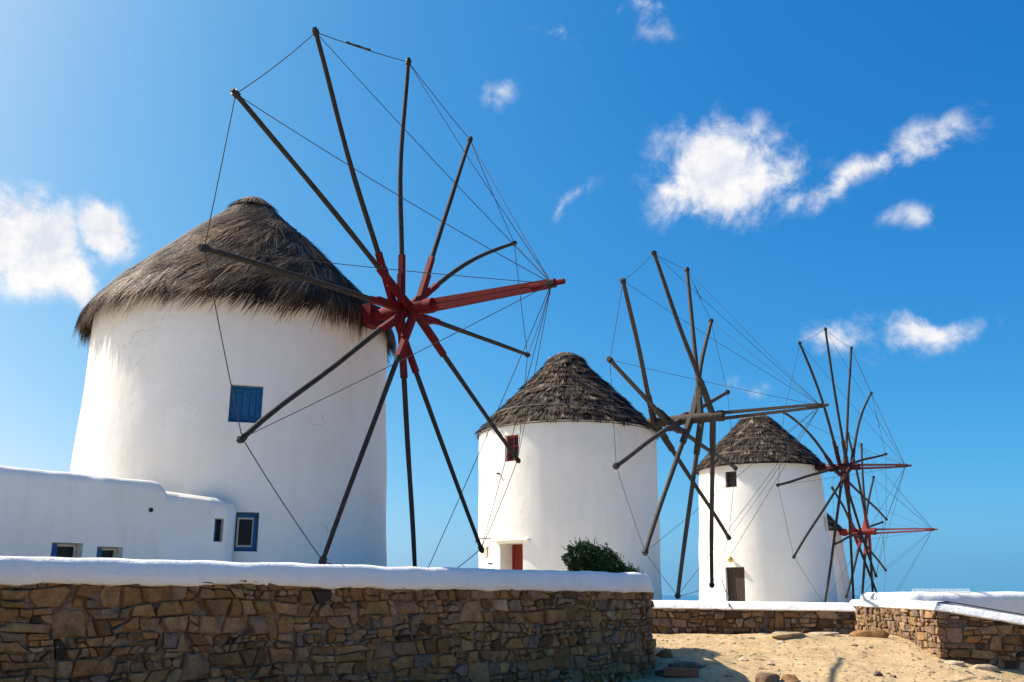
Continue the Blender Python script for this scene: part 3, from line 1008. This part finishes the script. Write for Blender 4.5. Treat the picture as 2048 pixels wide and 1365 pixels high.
def shutter_window(root, mill, th, z, w, h, depth):
    c, t, n = frame_at(mill['cx'], mill['cy'], mill['r0'], mill['tap'], th, z)
    c = c - n * (depth - .05)
    mb = MB(); rail(mb, c, t, n, w - .02, h - .02, .045, .03)
    fr = mb.build('window_frame', M['blue'], root)
    for sgn in (-1, 1):
        lw = (w - .12) / 2
        lc = c + t * sgn * (lw / 2 + .004) - n * .006
        mb = MB(); mb.box(lc - n * .012, t, n, UP, lw / 2 - .003, .012, h / 2 - .06)
        lf = mb.build('shutter', M['blue'], root)
        mb = MB(); rail(mb, lc + n * .012, t, n, lw - .008, h - .13, .055, .012)
        mb.box(lc + n * .008, t, n, UP, lw / 2 - .075, .008, h / 2 - .16)
        mb.build('shutter_panel', M['blue'], lf)
shutter_window(mill1, m1, 17.9, 3.655, .63, .76, .2)
def lower_window(root, mill, th, z, w, h, depth):
    c, t, n = frame_at(mill['cx'], mill['cy'], mill['r0'], mill['tap'], th, z)
    c = c - n * (depth - .05)
    mb = MB(); rail(mb, c, t, n, w - .02, h - .02, .075, .035); f1 = mb.build('window_frame', M['blue'], root)
    mb = MB(); rail(mb, c - n * .01 + t * .02, t, n, w - .18, h - .18, .035, .02); mb.build('casement', M['whitewood'], f1)
    mb = MB(); mb.box(c - n * .03, t, n, UP, w / 2 - .08, .006, h / 2 - .08); mb.build('pane', M['glass'], f1)
lower_window(mill1, m1, 20.4, 1.165, .5, .74, .24)

# --- second windmill
m2 = dict(cx=2.206, cy=37.7, r0=3.5, tap=-.004)
mill2 = windmill('windmill', 'second windmill, bare grey wooden wheel, red window and door', base=-.5, eave=6.05,
    roof_pts=[(.3, 9.5), (.62, 9.28), (.98, 8.82), (1.66, 8.12), (2.46, 7.32), (3.02, 6.75), (3.6, 6.12)], roof_c=(2.2, 37.7), style='tuft', nstraw=30000,
    axis_az=2.103, tilt=.008, hub=(6.364, 35.25, 6.348),
    spars=[(-18.5, 6.34), (13.9, 6.64), (40.4, 6.47), (70.1, 6.25), (100.1, 6.38), (130.7, 6.3), (159.0, 6.41), (-168.3, 6.52), (-141.0, 6.44), (-111.7, 6.53), (-81.0, 6.36), (-50.4, 6.4)],
    roots=[1.21, .77, .38, -.05, -.55, -1.06], bow_len=5.4, mats=('pole_grey', 'pole_grey', 'pole_grey', 'pole_grey'), seed=2,
    niches=[(-39.2, 5.25, .66, .98, .22), (-40.2, .6, 1.08, 2.4, .8)], axle_r=.17, spar_r=.085, sleeve_len=1.3, bow_beams=2, **m2)
def window2(root, mill, th, z, w, h, depth, mat, mull=True):
    c, t, n = frame_at(mill['cx'], mill['cy'], mill['r0'], mill['tap'], th, z)
    c = c - n * (depth - .05)
    mb = MB(); rail(mb, c, t, n, w - .02, h - .02, .08, .03)
    if mull:
        mb.box(c, t, n, UP, .02, .02, h / 2 - .09); mb.box(c + UP * .08, t, n, UP, w / 2 - .09, .018, .02)
    f1 = mb.build('window_frame', mat, root)
    mb = MB(); mb.box(c - n * .03, t, n, UP, w / 2 - .06, .006, h / 2 - .06); mb.build('pane', M['glass'], f1)
window2(mill2, m2, -39.2, 5.25, .66, .98, .22, M['brightred'])
def door(root, mill, th, z0, z1, w, depth, mat, planks=5):
    c, t, n = frame_at(mill['cx'], mill['cy'], mill['r0'], mill['tap'], th, (z0 + z1) / 2)
    c = c - n * (depth - .04)
    h = z1 - z0
    mb = MB(); rail(mb, c, t, n, w - .02, h - .02, .07, .035); fr = mb.build('door_frame', mat, root)
    mb = MB(); mb.box(c - n * .02, t, n, UP, w / 2 - .075, .012, h / 2 - .075); dr = mb.build('door', mat, root)
    pw = (w - .16) / planks
    for k in range(planks):
        mb = MB(); mb.box(c + t * (-(w - .16) / 2 + pw * (k + .5)), t, n, UP, pw / 2 - .006, .01, h / 2 - .085); mb.build('plank', mat, dr)
    mb = MB(); mb.box(c + t * (w / 2 - .16) + n * .03, t, n, UP, .015, .02, .06); mb.build('handle', M['iron'], dr)
    return c, t, n, dr
c, t, n, dr = door(mill2, m2, -40.2, -.55, 1.8, 1.08, .8, M['brightred'])
mb = MB(); mb.box(c + t * .3 + UP * .62 + n * .022, t, n, UP, .19, .004, .13); nt_ = mb.build('notice', M['paper'], dr)
mb = MB()
for k in range(4):
    mb.box(c + t * (.3 - .01 * (k % 2)) + UP * (.70 - .052 * k) + n * .028, t, n, UP, .15 - .03 * (k % 3 == 1), .0015, .011)
tag(mb.build('notice_lettering', M['ink'], dr), kind=None)
# ledge over the door, plaque, bracket
mb = MB()
ledge = []
for k in range(13):
    th = -52.5 + 25.5 * k / 12
    p, t, n = frame_at(m2['cx'], m2['cy'], m2['r0'], m2['tap'], th, 1.9)
    ledge.append([p - n * .05 - UP * .05, p + n * .17 - UP * .035, p + n * .19, p + n * .16 + UP * .04, p - n * .05 + UP * .07])
vs = [q for r_ in ledge for q in r_]
fs = [(k * 5 + i, k * 5 + (i + 1) % 5, (k + 1) * 5 + (i + 1) % 5, (k + 1) * 5 + i) for k in range(12) for i in range(5)] + [(0, 1, 2, 3, 4), tuple(60 + i for i in (4, 3, 2, 1, 0))]
mb.add(vs, fs); mb.build('door_ledge', M['plaster'], mill2, True, sharp=40)
p, t, n = frame_at(m2['cx'], m2['cy'], m2['r0'], m2['tap'], -65.3, 1.56)
mb = MB(); mb.box(p + n * .012, t, n, UP, .17, .02, .17); mb.build('plaque', M['beige'], mill2)
p, t, n = frame_at(m2['cx'], m2['cy'], m2['r0'], m2['tap'], -57, 2.02)
mb = MB(); mb.tube([p - n * .1, p + n * .05 - t * .1, p + n * .25 - t * .75], .018, 6); mb.tube([p + n * .25 - t * .75, p + n * .25 - t * .75 - UP * .16], .014, 6); mb.build('iron_bracket', M['iron'], mill2)
p, t, n = frame_at(m2['cx'], m2['cy'], m2['r0'], m2['tap'], -57.5, 1.1)
mb = MB(); mb.tube([p - n * .05, p + n * .14], .03, 6); mb.build('iron_peg', M['iron'], mill2)
p, t, n = frame_at(m2['cx'], m2['cy'], m2['r0'], m2['tap'], -49.5, 4.35)
mb = MB(); mb.tube([p - n * .05, p + n * .12], .035, 6); mb.build('iron_peg', M['iron'], mill2)

# --- third windmill
m3 = dict(cx=13.361, cy=51.5, r0=3.5, tap=.048)
mill3 = windmill('windmill', 'third windmill with dark red wheel hub, brown door and brass lamp', base=-.95, eave=6.55,
    roof_pts=[(.42, 9.52), (.85, 9.2), (1.5, 8.52), (2.4, 7.62), (3.0, 7.0), (3.48, 6.48)], roof_c=(13.4, 51.5), style='tuft', nstraw=24000,
    axis_az=2.271, tilt=-.061, hub=(16.733, 48.662, 6.313),
    spars=[(-10.2, 7.11), (18.2, 7.02), (47.0, 6.8), (78.3, 7.07), (108.6, 7.04), (138.8, 7.07), (168.2, 7.1), (-161.8, 7.1), (-129.5, 7.3), (-101.9, 7.3), (-73.4, 6.7), (-38.5, 7.17)],
    roots=[.45, .27, .62, -.09, -.3, .1], bow_len=3.6, mats=('pole', 'darkred', 'darkred', 'darkred'), seed=3,
    niches=[(-40.8, 5.74, .64, .82, .2), (-40.6, .2, 1.06, 2.28, .32), (56.5, 3.53, .42, .76, .06)], axle_r=.14, spar_r=.066, sleeve_len=1.25, bows={2: -.35, 11: .3, 10: .3, 1: .1, 0: -.08}, **m3)
window2(mill3, m3, -40.8, 5.74, .64, .82, .2, M['brown'])
door(mill3, m3, -40.6, -.93, 1.33, 1.06, .32, M['brown'])
p, t, n = frame_at(m3['cx'], m3['cy'], m3['r0'], m3['tap'], 56.5, 3.53)
mb = MB(); mb.box(p - n * .02, t, n, UP, .19, .02, .36); mb.build('slit_shutter', M['beige'], mill3)
p, t, n = frame_at(m3['cx'], m3['cy'], m3['r0'], m3['tap'], -41.9, 1.7)
mb = MB(); mb.tube([p - n * .05, p + n * .14], .03, 8); lamp = mb.build('wall_lamp', M['brass'], mill3)
mb = MB()
lathe(mb, (p.x + n.x * .2, p.y + n.y * .2), [(.02, p.z - .15), (.1, p.z - .11), (.14, p.z), (.11, p.z + .09), (.04, p.z + .15)], 16); mb.build('lamp_globe', M['brass'], lamp, True)
# plaster patch at the top of the roof
mb = MB(); lathe(mb, (13.62, 51.3), [(.4, 9.18), (.34, 9.42), (.16, 9.5)], 12); mb.build('roof_cap_plaster', M['plaster'], mill3, True)

# --- fourth windmill
mill4 = windmill('windmill', 'farthest windmill half hidden behind the third, bright red hub', 20.05, 68.46, 3.42, .085, -1.6, 4.35,
    [(.4, 7.1), (1.5, 6.2), (2.5, 5.2), (3.3, 4.25)], (20.05, 68.46), 'tuft', 16000, 2.15, 0.0, (23.82, 66.0, 4.15),
    [(-9 + 30 * k, 6.75) for k in range(12)], [.55, .33, .11, -.11, -.33, -.5], 4.87, ('pole', 'brightred', 'brightred', 'brightred'), 4, [], .2, .08, 1.5)

# ------------------------------------------------------------------ low house on the left
def low_house():
    root = empty('low_house', (-7.2, 17.5, -.4), 'low white house with rounded roof edge and small blue windows beside the nearest windmill', 'house')
    A, B = Vector((-8.194, 15.2)), Vector((-6.207, 17.2))
    d = (B - A).normalized()
    path = Path2([A - d * 5.5, A - d * .3, A + d * .9, B - d * .25, B + d * .02])
    zt = lambda s: 2.03 - .018 * (s - 5.2) - .13 * sm((s - path.L + .2) / .2) ** 2
    def prof(s):
        t = zt(s)
        return [(0, -.45), (0.004, .6), (0, t - .2), (-.03, t - .09), (-.1, t - .025), (-.22, t), (-.5, t - .03), (-2.2, t - .04), (-2.6, t - .1), (-2.7, -.45)]
    w = sweep(path, frange(0, path.L, .12), prof, 'wall', M['house'], root, sharp=50, wob=.02)
    n = Vector((d.y, -d.x, 0)); t3 = Vector((d.x, d.y, 0))
    boxes, wins = [], []
    for s0, s1, z1 in ((.95, 1.45, .83), (1.69, 2.13, .79)):
        c = Vector((*(A + d * (s0 + s1) / 2), (z1 + .15) / 2))
        boxes.append(niche(c, t3, n, s1 - s0, z1 - .15, .3)); wins.append((c, s1 - s0, z1 - .15))
    hole = Vector((*(A + d * 2.56), 1.45))
    mbh = MB(); mbh.tube([hole + n * .2, hole - n * .25], .042, 12); boxes.append(mbh)
    cut(w, boxes)
    for c, ww, hh in wins:
        mb = MB(); rail(mb, c - n * .26, t3, n, ww - .02, hh - .02, .04, .03); f1 = mb.build('window_frame', M['whitewood'], root)
        mb = MB(); mb.box(c - n * .28, t3, n, UP, ww / 2 - .03, .006, hh / 2 - .03); mb.build('pane', M['glass'], f1)
        mb = MB(); mb.box(c - n * .17 - t3 * (ww / 2 - .075), t3, n, UP, .07, .014, hh / 2 - .02); mb.build('shutter', M['blue'], root)
    mb = MB(); mb.tube([hole + n * .012, hole - n * .2], .04, 12); mb.build('drain_pipe', M['iron'], root, True, sharp=40)
    # curved annexe against the tower
    C = Vector((-5.2, 17.93))
    e = (C - B).normalized()
    p2 = Path2([B - e * .05, B + e * .16, C - e * .1, C + e * .04 + Vector((-.03, .1)), C + Vector((-.15, 1.0))])
    def prof2(s):
        t = 1.84 - .07 * s
        return [(0.0, -.45), (0.0, t - .22), (-.05, t - .1), (-.16, t - .03), (-.35, t), (-.6, t - .02), (-.62, -.45)]
    an = sweep(p2, frange(0, p2.L - .7, .06), prof2, 'annexe', M['house'], root, sharp=60, wob=.012)
    n2 = Vector((e.y, -e.x, 0)); t2 = Vector((e.x, e.y, 0))
    c = Vector((*(B + e * 1.0), 1.15))
    cut(an, [niche(c, t2, n2, .17, .42, .16)])
    mb = MB(); mb.box(c - n2 * .07 - t2 * .07, t2, n2, UP, .012, .06, .2); mb.build('shutter', M['blue'], root)
    mb = MB(); mb.box(c - n2 * .15, t2, n2, UP, .08, .005, .2); mb.build('pane', M['glass'], root)
low_house()

# ------------------------------------------------------------------ low white roof behind the gap
def low_roof():
    root = empty('low_building', (11.4, 28.5, -1.2), 'low white flat building with rounded edges behind the right-hand wall', 'building')
    path = Path2(smooth_path([(12.9, 36.5), (11.2, 29.2), (10.95, 27.75), (12.2, 27.6), (14.6, 27.85), (15.05, 27.95), (15.1, 28.6), (15.2, 32)], 2))
    def prof(s):
        t = .08
        return [(0, -1.5), (0, t - .3), (-.03, t - .14), (-.1, t - .05), (-.22, t - .01), (-.5, t), (-1.2, t - .02), (-1.2, -1.5)]
    sweep(path, frange(0, path.L, .1), prof, 'wall', M['coping'], root, sharp=60, wob=.015)
    mb = MB(); mb.box(Vector((13.3, 30.6, -.02)), (1, 0, 0), (0, 1, 0), UP, 1.2, 2.2, .06); mb.build('flat_roof', M['coping'], root)
    for s in (4.2, 5.6):
        P, n, d = path.at(s)
        q = Vector((P.x, P.y, -.28)) + Vector((n.x, n.y, 0)) * -.02
        mb = MB(); mb.box(q, (d.x, d.y, 0), (n.x * .35, n.y * .35, .94), (n.x, n.y, 0), .06, .16, .05); mb.build('plaster_rib', M['reveal'], root)
    # bird spikes along the front edge
    for s0, s1, zz, off in ((9.0, 10.6, .06, -.25),):
        mb = MB()
        P, n, d = path.at(s0); Q = path.at(s1)[0]
        mb.box(Vector((*((P + Q) / 2 + n * off), zz)), (d.x, d.y, 0), (n.x, n.y, 0), UP, (Q - P).length / 2, .015, .006)
        for k in range(46):
            p = P.lerp(Q, k / 45) + n * off
            b = Vector((p.x, p.y, zz))
            for q in (-.05, .05):
                mb.tube([b, b + Vector((n.x * q, n.y * q, .11))], .0022, 3, caps=False)
        tag(mb.build('bird_spikes', M['steel'], root), kind='stuff')
low_roof()

# ------------------------------------------------------------------ shrub
def shrub():
    root = empty('shrub', (1.9, 23.4, -.35), 'dark green wind-bent shrub behind the coping of the near wall', 'shrub')
    g = np.random.default_rng(5)
    lobes = [(a * .95 - .06, b * .93, c * .92, d * .92) for a, b, c, d in [(-.45, .92, .36, .34), (-.2, 1.0, .34, .30), (.1, .85, .38, .30), (.4, .66, .36, .27), (.7, .46, .34, .22), (.95, .3, .26, .18), (-.35, .6, .34, .34), (.2, .5, .5, .3), (.0, .2, .5, .35), (.6, .2, .4, .25)]]
    for k in range(7):
        mb = MB(); x = -.4 + .2 * k
        mb.tube([(2.0 + g.normal(0, .05), 23.4 + g.normal(0, .05), -.4), (2.05 + x * .4, 23.4 + g.normal(0, .1), .1), (2.1 + x, 23.4 + g.normal(0, .15), .75 - .3 * abs(x + .2))], [.03, .02, .008], 6)
        mb.build('branch', M['bark'], root, True)
    V, F, T = [], [], []
    n = 0
    for lx, lz, rx, rz in lobes:
        m = int(5200 * rx * rz / .12)
        d = g.normal(size=(m, 3)); d /= np.linalg.norm(d, axis=1)[:, None]
        rad = (.55 + .5 * g.random(m)) ** .6
        rad *= 1 + .22 * np.sin(7 * d[:, 0] + 5 * d[:, 2] + lx * 9)
        P = np.stack([2.1 + lx + d[:, 0] * rad * rx, 23.4 + d[:, 1] * rad * .45, lz - .02 + d[:, 2] * rad * rz], 1)
        ax = g.normal(size=(m, 3)) * .6 + d + np.array([-.2, 0, .5]); ax /= np.linalg.norm(ax, axis=1)[:, None]
        sd = np.cross(ax, g.normal(size=(m, 3))); sd /= np.linalg.norm(sd, axis=1)[:, None]
        ln = g.uniform(.03, .065, m)[:, None]; wd = ln * .28
        q = np.stack([P, P + ax * ln * .5 + sd * wd, P + ax * ln, P + ax * ln * .5 - sd * wd], 1)
        V.append(q.reshape(-1, 3)); F.append((np.arange(m * 4) + n).reshape(m, 4)); n += m * 4
        T.append(np.repeat(np.clip(.45 + g.normal(0, .22, m), 0, 1), 4))
    for _ in range(150):
        lx, lz, rx, rz = lobes[g.integers(0, 8)]
        d = g.normal(size=3); d[2] = abs(d[2]) + .2; d /= np.linalg.norm(d)
        p0 = np.array([2.1 + lx + d[0] * rx * .85, 23.4 + d[1] * .4, lz + d[2] * rz * .85])
        dr = d * .6 + np.array([-.35, 0, .5]) + g.normal(0, .25, 3); dr /= np.linalg.norm(dr)
        m = 16
        P = p0 + dr * np.linspace(0, g.uniform(.1, .24), m)[:, None]
        ax = g.normal(size=(m, 3)) * .5 + dr; ax /= np.linalg.norm(ax, axis=1)[:, None]
        sd = np.cross(ax, g.normal(size=(m, 3))); sd /= np.linalg.norm(sd, axis=1)[:, None]
        ln = g.uniform(.03, .05, m)[:, None]; wd = ln * .25
        q = np.stack([P, P + ax * ln * .5 + sd * wd, P + ax * ln, P + ax * ln * .5 - sd * wd], 1)
        V.append(q.reshape(-1, 3)); F.append((np.arange(m * 4) + n).reshape(m, 4)); n += m * 4
        T.append(np.repeat(np.clip(.65 + g.normal(0, .2, m), 0, 1), 4))
    tag(np_mesh('foliage', np.concatenate(V), np.concatenate(F), M['leaf'], root, np.concatenate(T)), kind='stuff')
shrub()

# ------------------------------------------------------------------ rocks, brick, pebbles, cables
def rock(name, label, x, y, sx, sy, sz, rz, seed, tint, mat='stone', sink=.3, cat='rock', group=None):
    bm = bmesh.new()
    g = random.Random(seed * 100)
    c, s = math.cos(rz), math.sin(rz)
    z0 = gz(x, y)
    for k in range(26):
        p = Vector((g.gauss(0, 1), g.gauss(0, 1), g.gauss(0, 1))).normalized() * g.uniform(.85, 1.1)
        p.z = max(-.6, min(p.z, .62 + .06 * g.random()))
        bm.verts.new(p)
    r_ = bmesh.ops.convex_hull(bm, input=bm.verts)
    bmesh.ops.delete(bm, geom=list({e for e in r_['geom_interior'] + r_['geom_unused'] if isinstance(e, bmesh.types.BMVert)}), context='VERTS')
    bmesh.ops.bevel(bm, geom=list(bm.edges), offset=.07, segments=1, affect='EDGES')
    bmesh.ops.triangulate(bm, faces=bm.faces)
    bmesh.ops.subdivide_edges(bm, edges=bm.edges, cuts=1)
    for v in bm.verts:
        p = v.co * (1 + .10 * nz(*(v.co * 1.6 + Vector((seed, 0, 0)))) + .07 * nz(*(v.co * 4.3 + Vector((0, seed, 0)))))
        X, Y = p.x * sx, p.y * sy
        v.co = Vector((X * c - Y * s, X * s + Y * c, p.z * sz))
    me = bpy.data.meshes.new(name); bm.to_mesh(me); bm.free()
    a = me.attributes.new('tint', 'FLOAT', 'POINT'); a.data.foreach_set('value', [tint] * len(me.vertices))
    me.materials.append(M[mat]); me.polygons.foreach_set('use_smooth', [True] * len(me.polygons)); me.set_sharp_from_angle(angle=R(32))
    o = bpy.data.objects.new(name, me); o.location = (x, y, z0 + sz * (.5 - sink) * .6)
    link(o); ORG[o] = o.location.copy()
    return tag(o, label, cat, group)
ROCKS = [('rock', 'dark brown boulder against the rounded end of the near wall', 3.42, 22.6, .24, .3, .2, .4, 3.1, .3),
    ('rock', 'flat grey stone beside the end of the near wall, above the brick', 3.75, 21.6, .42, .3, .12, .2, 8.2, .84),
    ('rock', 'dark stone low at the foot of the near wall end', 3.15, 20.9, .22, .2, .16, 1.0, 5.5, .05),
    ('rock', 'brown rock at the bottom edge where the spar shadows meet', 5.15, 20.25, .3, .22, .2, .3, 12.4, .5),
    ('rock', 'rough brown rock just right of the one at the bottom edge', 5.62, 20.3, .2, .2, .17, 1.3, 15.4, .36),
    ('rock', 'pale rounded outcrop in the sand in front of the low wall', 6.75, 24.5, .5, .32, .16, .1, 21.0, .35, 'palestone', .75),
    ('rock', 'long flat pale slab at the foot of the low wall', 7.75, 25.0, .6, .26, .1, -.1, 25.0, .8, 'palestone'),
    ('rock', 'dark ledge of rock at the end of the low wall', 8.95, 24.9, .5, .24, .2, -.5, 28.3, .3),
    ('rock', 'big sandy boulder bulging up at the bottom right corner', 11.35, 20.6, 1.15, .6, .34, .1, 37.1, .25, 'palestone', .35),
    ('rock', 'flat sunlit slab at the foot of the right-hand wall', 10.35, 21.95, .34, .2, .15, .1, 41.9, .7, 'palestone'),
    ('rock', 'small pale stone at the corner of the right-hand wall', 9.75, 22.1, .24, .14, .1, -.4, 44.0, .9, 'palestone'),
    ('rock', 'lump of grey rubble below the right-hand wall', 11.75, 21.75, .3, .2, .12, .3, 47.7, .84),
    ('rock', 'fist-sized grey stone lying alone on the sand', 7.55, 20.75, .13, .1, .09, .6, 51.2, .84),
    ('rock', 'smaller stone next to the lone grey stone on the sand', 7.82, 20.6, .09, .07, .06, 1.6, 55.2, .5)]
for a in ROCKS:
    rock(*a)
def pebbles():
    g = random.Random(9)
    mb = MB()
    for k in range(3200):
        x, y = g.uniform(2.5, 13), g.uniform(15.6, 25.5)
        s = abs(g.gauss(0, .014)) + .006
        if g.random() < .06:
            s *= 2.6
        z = gz(x, y)
        vs = []
        for d in ((1, 0, 0), (0, 1, 0), (-1, 0, 0), (0, -1, 0), (0, 0, .8), (.7, .7, .3), (-.7, .6, .3), (-.6, -.7, .35), (.7, -.7, .3)):
            j = g.uniform(.75, 1.25)
            vs.append((x + d[0] * s * j * 1.2, y + d[1] * s * j, z + d[2] * s * j))
        fs = [(0, 5, 4), (5, 1, 4), (1, 6, 4), (6, 2, 4), (2, 7, 4), (7, 3, 4), (3, 8, 4), (8, 0, 4), (0, 1, 5), (1, 2, 6), (2, 3, 7), (3, 0, 8)]
        mb.add(vs, fs, g.random())
    tag(mb.build('pebbles', M['palestone'], None), 'loose pebbles scattered over the sandy ground', 'pebbles', kind='stuff')
pebbles()

def brick():
    z = gz(3.5, 20.75)
    bm = bmesh.new(); bmesh.ops.create_cube(bm, size=1)
    for v in bm.verts:
        v.co = Vector((v.co.x * .72, v.co.y * .2, v.co.z * .17))
    bmesh.ops.bevel(bm, geom=list(bm.edges), offset=.018, segments=2, affect='EDGES')
    for v in bm.verts:
        v.co += Vector((nz(*(v.co * 9)), nz(*(v.co * 8 + Vector((3, 0, 0)))), nz(*(v.co * 7)))) * .012
    me = bpy.data.meshes.new('brick'); bm.to_mesh(me); bm.free()
    me.materials.append(M['brick'])
    o = bpy.data.objects.new('brick_block', me); o.location = (3.5, 20.75, z + .09); o.rotation_euler = (0, .03, -.12); link(o)
    tag(o, 'red clay block lying on the ground by the near wall end', 'brick')
brick()
def cable(name, label, pts, r):
    mb = MB(); mb.tube(smooth_path3(pts), r, 6)
    o = mb.build(name, M['cable'], None, True, origin=pts[0])
    return tag(o, label, 'cable')
def smooth_path3(pts):
    pts = [Vector(p) for p in pts]
    for _ in range(2):
        q = [pts[0]]
        for a, b in zip(pts, pts[1:]):
            q += [a.lerp(b, .25), a.lerp(b, .75)]
        q.append(pts[-1]); pts = q
    return pts
cable('cable', 'dark cable running along the coping of the right-hand wall', [(9.75, 22.2, -.14), (10.2, 22.2, -.21), (11.2, 22.15, -.39), (12.2, 22.1, -.55), (13.4, 21.9, -.75)], .012)
cable('cable', 'black cable drooping from a spar tip to the low wall', [(7.55, 35.3, .55), (7.1, 32.5, .0), (6.4, 29.0, -.06), (5.75, 26.2, -.12), (5.7, 25.85, -.3)], .014)
